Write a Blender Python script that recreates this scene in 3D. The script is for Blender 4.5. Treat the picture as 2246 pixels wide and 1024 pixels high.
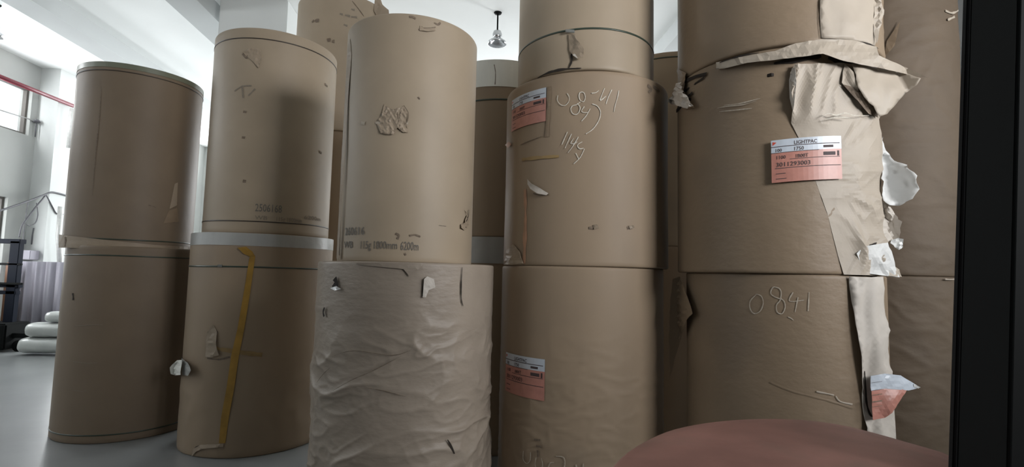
import bpy, bmesh, math, random
from mathutils import Vector, Matrix, noise
from mathutils.geometry import delaunay_2d_cdt
random.seed(7)
S = bpy.context.scene
COL = S.collection
PI = math.pi
for o in list(bpy.data.objects): bpy.data.objects.remove(o)

# ---------------------------------------------------------------- camera
EYE = Vector((0.0, 0.0, 1.751))
FPX = 1112.3; CX, CY = 1123.0, 512.0
PITCH, ROLL, YAW = math.radians(4.513), math.radians(1.282), math.radians(5.175)
FW = Vector((math.sin(YAW)*math.cos(PITCH), math.cos(YAW)*math.cos(PITCH), math.sin(PITCH)))
_r = Vector((math.cos(YAW), -math.sin(YAW), 0)); _u = _r.cross(FW)
RT = math.cos(ROLL)*_r + math.sin(ROLL)*_u
UP = -math.sin(ROLL)*_r + math.cos(ROLL)*_u
cd = bpy.data.cameras.new('camera'); co = bpy.data.objects.new('camera', cd); COL.objects.link(co)
cd.sensor_width = 36; cd.lens = FPX/2246*36; cd.clip_start = 0.02; cd.clip_end = 200
co.matrix_world = Matrix(((RT.x, UP.x, -FW.x, EYE.x), (RT.y, UP.y, -FW.y, EYE.y), (RT.z, UP.z, -FW.z, EYE.z), (0, 0, 0, 1)))
S.camera = co

# ---------------------------------------------------------------- world, lights, exposure
W = bpy.data.worlds.new('world'); S.world = W; W.use_nodes = True
W.node_tree.nodes['Background'].inputs[0].default_value = (0.86, 0.94, 1.0, 1)
W.node_tree.nodes['Background'].inputs[1].default_value = 1.6
S.view_settings.view_transform = 'Standard'; S.view_settings.look = 'None'
S.view_settings.exposure = 0.1; S.view_settings.gamma = 1; S.view_settings.use_curve_mapping = False

def area(name, loc, tgt, sx, sy, power, col, spread=180):
    l = bpy.data.lights.new(name, 'AREA'); l.shape = 'RECTANGLE'; l.size = sx; l.size_y = sy; l.energy = power; l.color = col; l.spread = math.radians(spread)
    o = bpy.data.objects.new(name, l); COL.objects.link(o); o.location = loc
    o.rotation_euler = (Vector(tgt)-Vector(loc)).to_track_quat('-Z', 'Y').to_euler(); return o
# daylight through the doorway window behind and right of the truck, and through the long left window rows
area('daylight_back', (5.3, -3.0, 3.9), (.8, 4.2, 4.0), 2.4, 1.8, 98, (0.98, 0.98, 1.0), 74)
area('daylight_right', (6.85, 0.0, 3.5), (2.2, 3.5, 2.6), 2.0, 1.6, 50, (0.96, 0.98, 1.0), 120)
BAYS = [(-2.6, 1.0), (1.9, 4.5), (5.4, 8.0), (8.9, 12.32), (13.35, 15.9), (16.8, 19.4)]
for a_, b_ in BAYS:
    m_ = (a_+b_)/2; w_ = b_-a_
    area('daylight_high_window', (-10.4, m_, 5.15), (-5, m_, 6.4), 1.0, w_, (45 if m_ < 4 else 135)*w_, (0.96, 0.98, 1.0))
    area('daylight_low_window', (-10.4, m_, 2.3), (-5, m_, 2.3), 1.6, w_, (55 if m_ > 8 else 5)*w_, (0.96, 0.98, 1.0))
area('ceiling_fill_right', (7.4, 12.0, 5.1), (4.6, 12.5, 7.2), 1.2, 9.0, 850, (0.96, 0.98, 1.0))  # added fill lamp aimed up to brighten the ceiling from the right
area('ceiling_fill_far', (-3.0, 19.6, 4.5), (-3.0, 9.0, 7.0), 12.0, 2.2, 1350, (0.96, 0.98, 1.0))  # added fill lamp inside the far wall, aimed up to brighten the ceiling

# ---------------------------------------------------------------- helpers
def ray(px, py): return FW + RT*((px-CX)/FPX) - UP*((py-CY)/FPX)
def at_z(px, py, z): d = ray(px, py); return EYE + d*((z-EYE.z)/d.z)
def at_y(px, py, y): d = ray(px, py); return EYE + d*(y/d.y)
def at_x(px, py, x): d = ray(px, py); return EYE + d*(x/d.x)

def put(name, me, m=None, parent=None, smooth=False):
    o = bpy.data.objects.new(name, me); COL.objects.link(o)
    if m: me.materials.append(m)
    if smooth:
        for p in me.polygons: p.use_smooth = True
    if parent:
        o.parent = parent
        o.matrix_parent_inverse = Matrix.Translation(-Vector(parent.location))
    return o
def bobj(name, bm, m=None, parent=None, smooth=False):
    me = bpy.data.meshes.new(name); bm.to_mesh(me); bm.free(); return put(name, me, m, parent, smooth)
def pobj(name, vs, fs, m=None, parent=None, smooth=False):
    me = bpy.data.meshes.new(name); me.from_pydata([tuple(v) for v in vs], [], fs); me.update(); return put(name, me, m, parent, smooth)
def thing(name, label, cat, loc, group=None):
    o = bpy.data.objects.new(name, None); COL.objects.link(o); o.location = loc; o.empty_display_size = .1
    o['label'] = label; o['category'] = cat
    if group: o['group'] = group
    return o
def tag(o, label, cat, group=None):
    o['label'] = label; o['category'] = cat
    if group: o['group'] = group
    return o
def struct(o): o['kind'] = 'structure'; return o
def box(bm, x0, x1, y0, y1, z0, z1, bev=0):
    r = bmesh.ops.create_cube(bm, size=1)
    for v in r['verts']:
        v.co = Vector(((x0+x1)/2+v.co.x*(x1-x0), (y0+y1)/2+v.co.y*(y1-y0), (z0+z1)/2+v.co.z*(z1-z0)))
    if bev:
        es = list({e for v in r['verts'] for e in v.link_edges})
        bmesh.ops.bevel(bm, geom=es, offset=bev, segments=2, affect='EDGES')
    return bm
def boxobj(name, dims, m, parent=None, bev=0): return bobj(name, box(bmesh.new(), *dims, bev), m, parent)
def tube_data(pts, r, n=8):
    vs, fs = [], []
    pts = [Vector(p) for p in pts]
    for i, p in enumerate(pts):
        t = (pts[min(i+1, len(pts)-1)]-pts[max(i-1, 0)]).normalized()
        a = t.orthogonal().normalized() if i == 0 else (a - t*a.dot(t)).normalized()
        b = t.cross(a)
        rr = r[i] if isinstance(r, (list, tuple)) else r
        for k in range(n):
            ph = 2*PI*k/n; vs.append(p+(a*math.cos(ph)+b*math.sin(ph))*rr)
    for i in range(len(pts)-1):
        for k in range(n):
            fs.append((i*n+k, i*n+(k+1) % n, (i+1)*n+(k+1) % n, (i+1)*n+k))
    fs.append(tuple(range(n))[::-1]); fs.append(tuple((len(pts)-1)*n+k for k in range(n)))
    return vs, fs
def tube(name, pts, r, m, parent=None, n=8): v, f = tube_data(pts, r, n); return pobj(name, v, f, m, parent, True)
def lathe(name, prof, loc, m, parent=None, n=40):
    vs, fs = [], []
    for r, z in prof:
        for k in range(n): vs.append((loc[0]+r*math.cos(2*PI*k/n), loc[1]+r*math.sin(2*PI*k/n), loc[2]+z))
    for i in range(len(prof)-1):
        for k in range(n): fs.append((i*n+k, i*n+(k+1) % n, (i+1)*n+(k+1) % n, (i+1)*n+k))
    return pobj(name, vs, fs, m, parent, True)
def smooth_path(pts, sub=6):
    out = []
    P = [Vector(p) for p in pts]; n = len(P)
    for i in range(n-1):
        a, b, c, d = P[max(i-1, 0)], P[i], P[i+1], P[min(i+2, n-1)]
        for k in range(sub):
            t = k/sub
            out.append(0.5*((2*b)+(c-a)*t+(2*a-5*b+4*c-d)*t*t+(3*b-a-3*c+d)*t**3))
    out.append(P[-1]); return out

# ---------------------------------------------------------------- materials
def mat(name, col, rough=.6, metal=0, var=.08, scale=4, stretch=(1, 1, 1), bump=0, bscale=30, bstretch=(1, 1, 1), spec=.5,
        stain=None, stain_amt=0, stain_scale=2.0, bdist=.01, sheen=0):
    m = bpy.data.materials.new(name); m.use_nodes = True
    nt = m.node_tree; N = nt.nodes; L = nt.links; b = N['Principled BSDF']
    b.inputs['Roughness'].default_value = rough; b.inputs['Metallic'].default_value = metal
    b.inputs['Specular IOR Level'].default_value = spec
    tc = N.new('ShaderNodeTexCoord')
    mp = N.new('ShaderNodeMapping'); mp.inputs['Scale'].default_value = stretch; L.new(tc.outputs['Object'], mp.inputs[0])
    nz = N.new('ShaderNodeTexNoise'); nz.inputs['Scale'].default_value = scale; nz.inputs['Detail'].default_value = 6; L.new(mp.outputs[0], nz.inputs[0])
    rp = N.new('ShaderNodeValToRGB')
    rp.color_ramp.elements[0].position = .3; rp.color_ramp.elements[1].position = .7
    rp.color_ramp.elements[0].color = tuple(c*(1-var) for c in col)+(1,)
    rp.color_ramp.elements[1].color = tuple(min(1, c*(1+var)) for c in col)+(1,)
    L.new(nz.outputs[0], rp.inputs[0]); out = rp.outputs[0]
    if stain:
        n2 = N.new('ShaderNodeTexNoise'); n2.inputs['Scale'].default_value = stain_scale; n2.inputs['Detail'].default_value = 5; L.new(tc.outputs['Object'], n2.inputs[0])
        r2 = N.new('ShaderNodeValToRGB'); r2.color_ramp.elements[0].position = .55; r2.color_ramp.elements[1].position = .75
        r2.color_ramp.elements[0].color = (0, 0, 0, 1); r2.color_ramp.elements[1].color = (stain_amt,)*3+(1,)
        L.new(n2.outputs[0], r2.inputs[0])
        mx = N.new('ShaderNodeMix'); mx.data_type = 'RGBA'; L.new(r2.outputs[0], mx.inputs[0]); L.new(out, mx.inputs[6]); mx.inputs[7].default_value = tuple(stain)+(1,)
        out = mx.outputs[2]
    L.new(out, b.inputs['Base Color'])
    if bump:
        m3 = N.new('ShaderNodeMapping'); m3.inputs['Scale'].default_value = bstretch; L.new(tc.outputs['Object'], m3.inputs[0])
        n3 = N.new('ShaderNodeTexNoise'); n3.inputs['Scale'].default_value = bscale; n3.inputs['Detail'].default_value = 7; L.new(m3.outputs[0], n3.inputs[0])
        bp = N.new('ShaderNodeBump'); bp.inputs['Strength'].default_value = bump; bp.inputs['Distance'].default_value = bdist
        L.new(n3.outputs[0], bp.inputs['Height']); L.new(bp.outputs[0], b.inputs['Normal'])
    return m
KR = (.288, .217, .148)
M = {}
M['kraft'] = mat('kraft_paper', KR, .55, var=.05, scale=3, stretch=(1, 1, .4), bump=.12, bscale=9, bstretch=(1, 1, .5), stain=(.21, .165, .125), stain_amt=.35, spec=.3)
M['kraft_light'] = mat('kraft_paper_pale', (.33, .265, .19), .5, var=.05, scale=3, bump=.1, bscale=8, stain=(.26, .21, .16), stain_amt=.3, spec=.3)
M['kraft_brown'] = mat('kraft_paper_brown', (.238, .176, .117), .5, var=.06, scale=3, bump=.25, bscale=16, bstretch=(1, 1, 1.6), stain=(.17, .13, .097), stain_amt=.4, bdist=.012, spec=.3)
M['kraft_shade_right'] = mat('kraft_paper_shade_right', (.125, .092, .062), .65, var=.08, scale=3, bump=.25, bscale=14, bstretch=(1, 1, 1.6), stain=(.09, .068, .05), stain_amt=.5, bdist=.012, spec=.3)  # darker copy of the brown paper; shade behind the right stack put into colour
M['kraft_shade_left'] = mat('kraft_paper_shade_left', (.19, .143, .098), .55, var=.06, scale=3, bump=.15, bscale=10, stain=(.155, .118, .085), stain_amt=.4, spec=.3)  # darker copy for the leftmost stack; its neighbours' shade put into the colour
M['kraft_wrinkled'] = mat('kraft_paper_wrinkled', (.30, .25, .20), .42, var=.06, scale=4, bump=.4, bscale=13, bstretch=(1, 1, 2.2), stain=(.23, .19, .15), stain_amt=.5, stain_scale=1.6, spec=.3)
M['kraft_flap_lit'] = mat('kraft_paper_torn_lit', (.39, .335, .27), .5, var=.05, scale=6, bump=.15, bscale=20, spec=.3)  # paler than the rolls: side light on the right stack put into colour
M['kraft_loose'] = mat('kraft_paper_loose', (.30, .238, .172), .5, var=.06, scale=8, bump=.2, bscale=20, spec=.3)
M['kraft_inside'] = mat('kraft_paper_inside', (.50, .455, .40), .6, var=.05, scale=6, bump=.15, bscale=20)
M['paper_white'] = mat('torn_paper_white', (.62, .62, .60), .6, var=.05, scale=6, bump=.15, bscale=20)
M['wrap_white'] = mat('white_end_wrap', (.36, .36, .34), .35, var=.08, scale=6, stretch=(1, 1, .3), bump=.3, bscale=12)
M['wrap_grey'] = mat('grey_end_wrap', (.78, .78, .72), .4, var=.12, scale=5, stretch=(1, 1, .2), bump=.25, bscale=10)
M['strap'] = mat('dark_green_strap', (.035, .05, .035), .35)
M['strap_brown'] = mat('dark_strap', (.04, .03, .022), .4)
M['strap_pale'] = mat('grey_green_strap', (.16, .17, .12), .35)
M['dark'] = mat('dark_slit', (.02, .014, .01), .9)
M['dirt'] = mat('dirt_mark', (.16, .12, .085), .8, var=.3, scale=60)
M['ink'] = mat('grey_ink', (.15, .135, .115), .8, var=.35, scale=150)
M['ink_faint'] = mat('faint_ink', (.21, .175, .135), .8, var=.25, scale=150)
M['ink_dark'] = mat('label_ink', (.06, .04, .04), .7)
M['chalk'] = mat('chalk', (.58, .54, .46), .9, var=.2, scale=90)
M['chalk_faint'] = mat('faint_chalk', (.40, .345, .275), .9, var=.2, scale=90)
M['yellow'] = mat('yellow_tape', (.36, .205, .035), .4, var=.2, scale=9)
M['yellow_faint'] = mat('faded_yellow_tape', (.29, .19, .075), .5, var=.2, scale=9)
M['orange_tape'] = mat('faded_orange_tape', (.40, .22, .13), .5, var=.15, scale=9)
M['lab_white'] = mat('label_white', (.50, .545, .60), .35, var=.05, scale=20)
M['lab_pink'] = mat('label_pink', (.45, .20, .155), .4, var=.08, scale=20)
M['lab_red'] = mat('label_red', (.55, .08, .05), .4)
M['film'] = mat('clear_film', (.62, .62, .60), .12, spec=1.0, var=.1, scale=20)
M['steel'] = mat('steel_clip', (.55, .55, .52), .25, metal=1)
M['plaster'] = mat('white_plaster', (.60, .62, .61), .85, var=.03, scale=1.2, bump=.05, bscale=20)
M['ceil'] = mat('ceiling_paint', (.84, .86, .85), .9, var=.02, scale=1.0)
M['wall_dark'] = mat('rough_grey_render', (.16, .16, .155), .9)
M['beam'] = mat('ceiling_paint_shaded', (.50, .52, .52), .9, var=.03, scale=1.0)  # same paint as the ceiling; the beams' shade is put into the colour
M['wallp'] = mat('wall_plaster', (.36, .37, .355), .85, var=.04, scale=1.0, bump=.05, bscale=15)
M['floor'] = mat('concrete_floor', (.21, .22, .22), .3, var=.12, scale=1.3, bump=.06, bscale=12, stain=(.14, .15, .15), stain_amt=.5, stain_scale=.8)
M['win_frame'] = mat('window_frame_bronze', (.10, .09, .08), .5)
M['red_pipe'] = mat('red_paint', (.15, .015, .028), .4)
M['pipe_grey'] = mat('grey_conduit', (.42, .42, .41), .4)
M['cable'] = mat('grey_cable', (.10, .10, .11), .6)
M['navy'] = mat('navy_steel_paint', (.006, .009, .017), .7, spec=.15)
M['blacks'] = mat('black_steel_paint', (.003, .004, .0038), .7, spec=.15)
M['rubber'] = mat('black_rubber', (.008, .008, .008), .8, spec=.2)
M['sheet'] = mat('lilac_grey_sheet', (.40, .385, .44), .5, spec=.3, var=.06, scale=2, stretch=(1, 1, .3))
M['wood'] = mat('brown_board', (.20, .095, .05), .6, var=.15, scale=4, stretch=(1, 1, .2))
M['sack'] = mat('white_film_wrap', (.50, .52, .50), .25, var=.06, scale=5, bump=.3, bscale=9)
M['alu'] = mat('spun_aluminium', (.52, .53, .54), .22, metal=1, var=.15, scale=8)
M['hood'] = mat('dusty_red_paint', (.31, .15, .122), .55, var=.22, scale=6, bump=.06, bscale=25, stain=(.22, .14, .11), stain_amt=.8, stain_scale=5)
M['hood_under'] = mat('dark_red_paint', (.12, .018, .014), .5)
def glass():
    m = bpy.data.materials.new('window_glass'); m.use_nodes = True; nt = m.node_tree; N = nt.nodes
    N.remove(N['Principled BSDF']); t = N.new('ShaderNodeBsdfTransparent'); g = N.new('ShaderNodeBsdfGlossy'); g.inputs['Roughness'].default_value = .03
    x = N.new('ShaderNodeMixShader'); x.inputs[0].default_value = .06
    nt.links.new(t.outputs[0], x.inputs[1]); nt.links.new(g.outputs[0], x.inputs[2]); nt.links.new(x.outputs[0], N['Material Output'].inputs[0]); return m
M['glass'] = glass()

# ---------------------------------------------------------------- the hall
CEIL = 6.3; WX = -10.0; YB = -3.2; YF = 20.0; XR = 7.0
struct(boxobj('floor', (-12, XR+.3, YB-.3, YF+.3, -.2, 0), M['floor']))
struct(boxobj('ceiling', (-12, XR+.3, YB-.3, YF+.3, CEIL, CEIL+.2), M['ceil']))
# left wall with two rows of window openings
def holed_wall(name, m, axis, c, thick, a0, a1, holes):
    # axis 'x': wall plane x=c running in y ; axis 'y': wall plane y=c running in x
    bm = bmesh.new()
    A = sorted({a0, a1, *[h[0] for h in holes], *[h[1] for h in holes]})
    Z = sorted({0, CEIL, *[h[2] for h in holes], *[h[3] for h in holes]})
    for i in range(len(A)-1):
        for j in range(len(Z)-1):
            am, zm = (A[i]+A[i+1])/2, (Z[j]+Z[j+1])/2
            if any(h[0] < am < h[1] and h[2] < zm < h[3] for h in holes): continue
            if axis == 'x': box(bm, c, c+thick, A[i], A[i+1], Z[j], Z[j+1])
            else: box(bm, A[i], A[i+1], c, c+thick, Z[j], Z[j+1])
    bmesh.ops.remove_doubles(bm, verts=bm.verts, dist=.0005)
    return struct(bobj(name, bm, m))
bays = [(-2.6, 1.0), (1.9, 4.5), (5.4, 8.0), (8.9, 12.32), (13.35, 15.9), (16.8, 19.4)]
ZU0, ZU1, ZL0, ZL1 = 4.64, 5.72, 1.5, 3.17
holes = [(a, b, ZU0, ZU1) for a, b in bays]+[(a, b-.35 if abs(b-12.32) < .01 else b, ZL0, ZL1) for a, b in bays]
holed_wall('wall_left', M['wallp'], 'x', WX-.25, .25, YB, YF, holes)
holed_wall('wall_far', M['wallp'], 'y', YF, .25, WX, XR, [(-9, -6.5, 3.2, 5.6), (-5.8, -3.3, 3.2, 5.6), (-2.6, -.1, 3.2, 5.6)])
holed_wall('wall_back', M['wall_dark'], 'y', YB-.25, .25, WX, XR, [(4.1, 6.5, 2.8, 4.9)])
holed_wall('wall_right', M['wall_dark'], 'x', XR, .25, YB, YF, [(-1.2, 1.2, 2.5, 4.5), (8.5, 10.8, 4.4, 5.8), (11.5, 13.8, 4.4, 5.8), (14.5, 17.0, 4.4, 5.8)])  # the high far openings are added for the ceiling fill lamp
wn = 0
for (a, b, z0, z1) in holes:
    wn += 1
    bm = bmesh.new(); t = .05; x0, x1 = WX-.16, WX-.08
    box(bm, x0, x1, a, b, z0, z0+t); box(bm, x0, x1, a, b, z1-t, z1); box(bm, x0, x1, a, a+t, z0+t, z1-t); box(bm, x0, x1, b-t, b, z0+t, z1-t)
    n = max(2, round((b-a)/.85)); 
    for k in range(1, n):
        y = b-(b-a)*k/n; box(bm, x0, x1, y-.03, y+.03, z0+t, z1-t)
    fr = struct(bobj('window_%d' % wn, bm, M['win_frame']))
    bm = bmesh.new(); box(bm, x0+.03, x0+.036, a+t, b-t, z0+t, z1-t)
    bobj('pane', bm, M['glass'], fr)
# beams along the hall
tn = 0
for xb in (-7.66, -4.92, 3.6):
    tn += 1
    struct(boxobj('trim_%d' % tn, (xb, xb+.52, YB, YF, 6.0, CEIL), M['beam']))
# pilasters between the bays
pil = [(1.05, 1.85), (4.55, 5.35), (8.05, 8.85), (12.5, 13.25), (15.95, 16.75)]
for a, b in pil:
    tn += 1
    struct(boxobj('trim_%d' % tn, (WX, WX+.42, a, b, 0, CEIL), M['plaster']))
# free standing white column behind the second stack
pa = at_y(481, 30, 8.6); pb = at_y(630, 30, 8.6)
tn += 1
struct(boxobj('trim_%d' % tn, (pa.x, pb.x, 8.6, 8.6+(pb.x-pa.x), 0, CEIL), M['plaster'], bev=.01))

# ---------------------------------------------------------------- paper rolls
class Roll:
    def __init__(s, x, y, R, z0, z1): s.x, s.y, s.R, s.z0, s.z1 = x, y, R, z0, z1
    def hit(s, px, py, off=0.0):
        d = ray(px, py); R = s.R+off
        a = d.x*d.x+d.y*d.y; b = -(d.x*s.x+d.y*s.y); c = s.x*s.x+s.y*s.y-R*R
        D = b*b-a*c
        t = (-b-math.sqrt(D))/a if D > 0 else -b/a
        return EYE+d*t
    def tz(s, px, py):
        p = s.hit(px, py); return math.atan2(p.y-s.y, p.x-s.x), p.z
    def P(s, th, z, off=0.0): return Vector((s.x+(s.R+off)*math.cos(th), s.y+(s.R+off)*math.sin(th), z))
def fold(p, sx, sz, seed):
    q = Vector((p[0]*sx, p[1]*sx, p[2]*sz+seed))
    w = noise.noise_vector(q*.6+Vector((seed, 3, 1)))*.9
    a = 1-abs(noise.noise(q+w)); b = 1-abs(noise.noise(q*2.1+w*1.5+Vector((9, seed, 2))))
    return a**4*.7+b**4*.3
def make_roll(r, label, group, m, disp=None, nt=160, nz=60, subtle=.0015):
    root = thing('paper_roll', label, 'paper roll', (r.x, r.y, r.z0), group)
    vs, fs = [], []
    bev = .012; h = r.z1-r.z0
    zs = [0, .004, .012]+[.012+(h-.024)*k/nz for k in range(1, nz)]+[h-.012, h-.004, h]
    ins = [bev, .004, 0]+[0]*(nz-1)+[0, .004, bev]
    for z, i in zip(zs, ins):
        for k in range(nt):
            th = 2*PI*k/nt
            p = r.P(th, r.z0+z)
            o = -i+subtle*noise.noise(Vector((p.x*2.2+r.x*9, p.y*2.2, p.z*1.3)))
            if disp: o += disp(th, r.z0+z, p)
            vs.append(r.P(th, r.z0+z, o))
    n = len(zs)
    for j in range(n-1):
        for k in range(nt): fs.append((j*nt+k, j*nt+(k+1) % nt, (j+1)*nt+(k+1) % nt, (j+1)*nt+k))
    # ends, with the hole of the core
    for (j, sgn) in ((0, -1), (n-1, 1)):
        base = len(vs); zc = r.z0+zs[j]
        for k in range(nt): vs.append(Vector((r.x+.06*math.cos(2*PI*k/nt), r.y+.06*math.sin(2*PI*k/nt), zc)))
        for k in range(nt):
            q = (j*nt+k, j*nt+(k+1) % nt, base+(k+1) % nt, base+k); fs.append(q if sgn > 0 else q[::-1])
    body = pobj('paper_wrapper', vs, fs, m, root, True)
    r.root = root
    vs, fs = [], []
    for (R, z) in ((.06, .002), (.06, h-.002), (.048, h-.002), (.048, .002)):
        for k in range(32): vs.append(Vector((r.x+R*math.cos(2*PI*k/32), r.y+R*math.sin(2*PI*k/32), r.z0+z)))
    for j in range(4):
        for k in range(32): fs.append((j*32+k, j*32+(k+1) % 32, ((j+1) % 4)*32+(k+1) % 32, ((j+1) % 4)*32+k))
    pobj('cardboard_core', vs, fs, M['wood'], root, True)
    return root
def strap(r, z, w=.012, m='strap', off=.004, tilt=0, name='strap', label=None):
    vs, fs = [], []; n = 160
    z = z if not isinstance(z, tuple) else r.tz(*z)[1]
    for k in range(n):
        th = 2*PI*k/n; zz = z+tilt*math.sin(th*1+.6)+.0025*math.sin(3*th+z*7)
        for (o, dz) in ((0.0, -w/2), (off, -w/2), (off, w/2), (0.0, w/2)): vs.append(r.P(th, zz+dz, o))
    for k in range(n):
        for j in range(3): fs.append((k*4+j, ((k+1) % n)*4+j, ((k+1) % n)*4+j+1, k*4+j+1))
    o = pobj(name, vs, fs, M[m], r.root, w < .03)
    if label: o['label'] = label
    return o
def ribbon(r, name, strokes, w, m, off=.0035, sub=5, parent=None, taper=False, label=None):
    if len(strokes) > 1 and not name.startswith('chalk'):
        return [ribbon(r, name, [st], w, m, off, sub, parent, taper, label) for st in strokes]
    """strokes painted on the roll's surface: each a list of photo points"""
    vs, fs = [], []
    for st in strokes:
        tz = [r.tz(*p) for p in st]
        pts = smooth_path([Vector((a*r.R, z, 0)) for a, z in tz], sub) if len(tz) > 2 else [Vector((tz[0][0]*r.R, tz[0][1], 0)).lerp(Vector((tz[1][0]*r.R, tz[1][1], 0)), k/6) for k in range(7)]
        b = len(vs)
        for i, p in enumerate(pts):
            t = (pts[min(i+1, len(pts)-1)]-pts[max(i-1, 0)]); t = t.normalized() if t.length > 0 else Vector((1, 0, 0))
            nn = Vector((-t.y, t.x, 0)); ww = w*(.75+.5*noise.noise(p*25+Vector((b, 0, 0))))
            if taper: ww *= .25+.75*math.sin(PI*min(1, max(0, (i+.5)/len(pts))))
            for s_ in (-1, 0, 1):
                q = p+nn*ww/2*s_
                vs.append(r.P(q.x/r.R, q.y, off+(.0008 if s_ == 0 else 0)))
        for i in range(len(pts)-1):
            for s_ in (0, 1):
                a = b+i*3+s_; fs.append((a, a+1, a+4, a+3))
    o = pobj(name, vs, fs, M[m], parent or r.root, False)
    if label: o['label'] = label
    return o
def sheet(r, name, poly, m, step=9, crump=.0, cs=(9, 9), th=.0012, parent=None, seed=1.0, label=None, smooth=False, edge=0.0, fade=0.0):
    """a piece of loose paper: outline points (px, py, lift off the roll) -> crumpled sheet of real thickness"""
    P2 = [Vector((p[0], p[1])) for p in poly]; n = len(poly)
    out = []; offs = []
    for i in range(n):
        a, b = poly[i], poly[(i+1) % n]; L = math.hypot(b[0]-a[0], b[1]-a[1]); k = max(1, int(L/step))
        for j in range(k):
            t = j/k; jx = edge*(noise.noise(Vector((a[0]+(b[0]-a[0])*t, a[1]+(b[1]-a[1])*t, seed))*.31) if j else 0)
            out.append(Vector((a[0]+(b[0]-a[0])*t+jx, a[1]+(b[1]-a[1])*t+jx*.6))); offs.append(a[2]+(b[2]-a[2])*t)
    def inside(x, y):
        c = False; j = len(out)-1
        for i in range(len(out)):
            xi, yi = out[i]; xj, yj = out[j]
            if (yi > y) != (yj > y) and x < (xj-xi)*(y-yi)/(yj-yi)+xi: c = not c
            j = i
        return c
    xs = [p.x for p in out]; ys = [p.y for p in out]; pts = list(out)
    y = min(ys)+step*.6; row = 0
    while y < max(ys):
        x = min(xs)+step*(.5 if row % 2 else 1)
        while x < max(xs):
            if inside(x, y) and min((x-p.x)**2+(y-p.y)**2 for p in out) > (step*.5)**2: pts.append(Vector((x, y)))
            x += step
        y += step*.87; row += 1
    ctr = [(p[0], p[1], p[2]) for p in poly]
    m0 = len(out)
    V, E_, F, ov, _, _ = delaunay_2d_cdt(pts, [], [list(range(m0))], 1, 1e-4)
    vs = []
    for i, v in enumerate(V):
        src = ov[i]
        if src and src[0] < m0: off = offs[src[0]]
        else:
            sw = so = 0
            for p, q in zip(out, offs):
                w_ = 1/((v.x-p.x)**2+(v.y-p.y)**2+4)**1.5; sw += w_; so += w_*q
            off = so/sw
        b = r.hit(v.x, v.y, off)
        if crump:
            sc = 4.2/FPX; q = Vector((v.x*sc, seed*1.7, -v.y*sc))
            f_ = fold(q, cs[0], cs[1], seed*3.3)
            rd = Vector((b.x-r.x, b.y-r.y, 0)).normalized()
            b = b+rd*max(.001-off, crump*(f_-.3)*(min(1, off/fade) if fade else 1))
        vs.append(b)
    me = bpy.data.meshes.new(name); me.from_pydata([tuple(v) for v in vs], [], [tuple(f) for f in F]); me.update()
    o = put(name, me, M[m], parent or r.root, smooth)
    md = o.modifiers.new('thickness', 'SOLIDIFY'); md.thickness = th; md.offset = 0
    if label: o['label'] = label
    return o
def text_mesh(r, name, items, m, off, parent, seg=.01, label=None):
    """items: (string, theta-arc position s, z, height, xscale, shear) written on the roll surface; s in metres to the right"""
    bm = bmesh.new()
    for (txt, th0, z, hgt, xs, slope) in items:
        cu = bpy.data.curves.new('t', 'FONT'); cu.body = txt; cu.size = hgt*1.4; cu.resolution_u = 2; cu.offset = hgt*.012
        to = bpy.data.objects.new('t', cu); COL.objects.link(to)
        dg = bpy.context.evaluated_depsgraph_get(); dg.update(); me = to.evaluated_get(dg).to_mesh()
        base = [v.co.copy() for v in me.vertices]; vm = []
        for c in base:
            s_ = c.x*xs; vm.append(bm.verts.new(r.P(th0+s_/r.R, z+c.y+slope*s_, off)))
        for p in me.polygons:
            try: bm.faces.new([vm[i] for i in p.vertices])
            except ValueError: pass
        to.to_mesh_clear(); bpy.data.objects.remove(to); bpy.data.curves.remove(cu)
    o = bobj(name, bm, M[m], parent)
    if label: o['label'] = label
    return o
def ptext(r, name, txt, x0, x1, y, hpx, m, dy=0):
    a, z = r.tz(x0, y); a1, _ = r.tz(x1, y+dy); z2 = r.tz(x0, y-hpx)[1]; hgt = (z2-z)
    cu = bpy.data.curves.new('t', 'FONT'); cu.body = txt; cu.size = hgt*1.4
    to = bpy.data.objects.new('t', cu); COL.objects.link(to); bpy.context.view_layer.update(); wd = to.dimensions.x
    bpy.data.objects.remove(to); bpy.data.curves.remove(cu)
    return text_mesh(r, name, [(txt, a, z, hgt, (a1-a)*r.R/wd, 0)], m, .003, r.root)
def patch(r, name, th0, th1, z0, z1, m, off, parent, n=14, th=.0006, slope=0):
    vs, fs = [], []
    for i in range(n+1):
        a = th0+(th1-th0)*i/n; dz = slope*(a-th0)*r.R
        for z in (z0, z1):
            vs.append(r.P(a, z+dz, off))
    k = len(vs)
    for i in range(n+1):
        a = th0+(th1-th0)*i/n; dz = slope*(a-th0)*r.R
        for z in (z0, z1): vs.append(r.P(a, z+dz, off-th))
    for i in range(n):
        fs.append((2*i, 2*i+2, 2*i+3, 2*i+1)); fs.append((k+2*i, k+2*i+1, k+2*i+3, k+2*i+2))
        fs.append((2*i, k+2*i, k+2*i+2, 2*i+2)); fs.append((2*i+1, 2*i+3, k+2*i+3, k+2*i+1))
    return pobj(name, vs, fs, M[m], parent)

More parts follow.
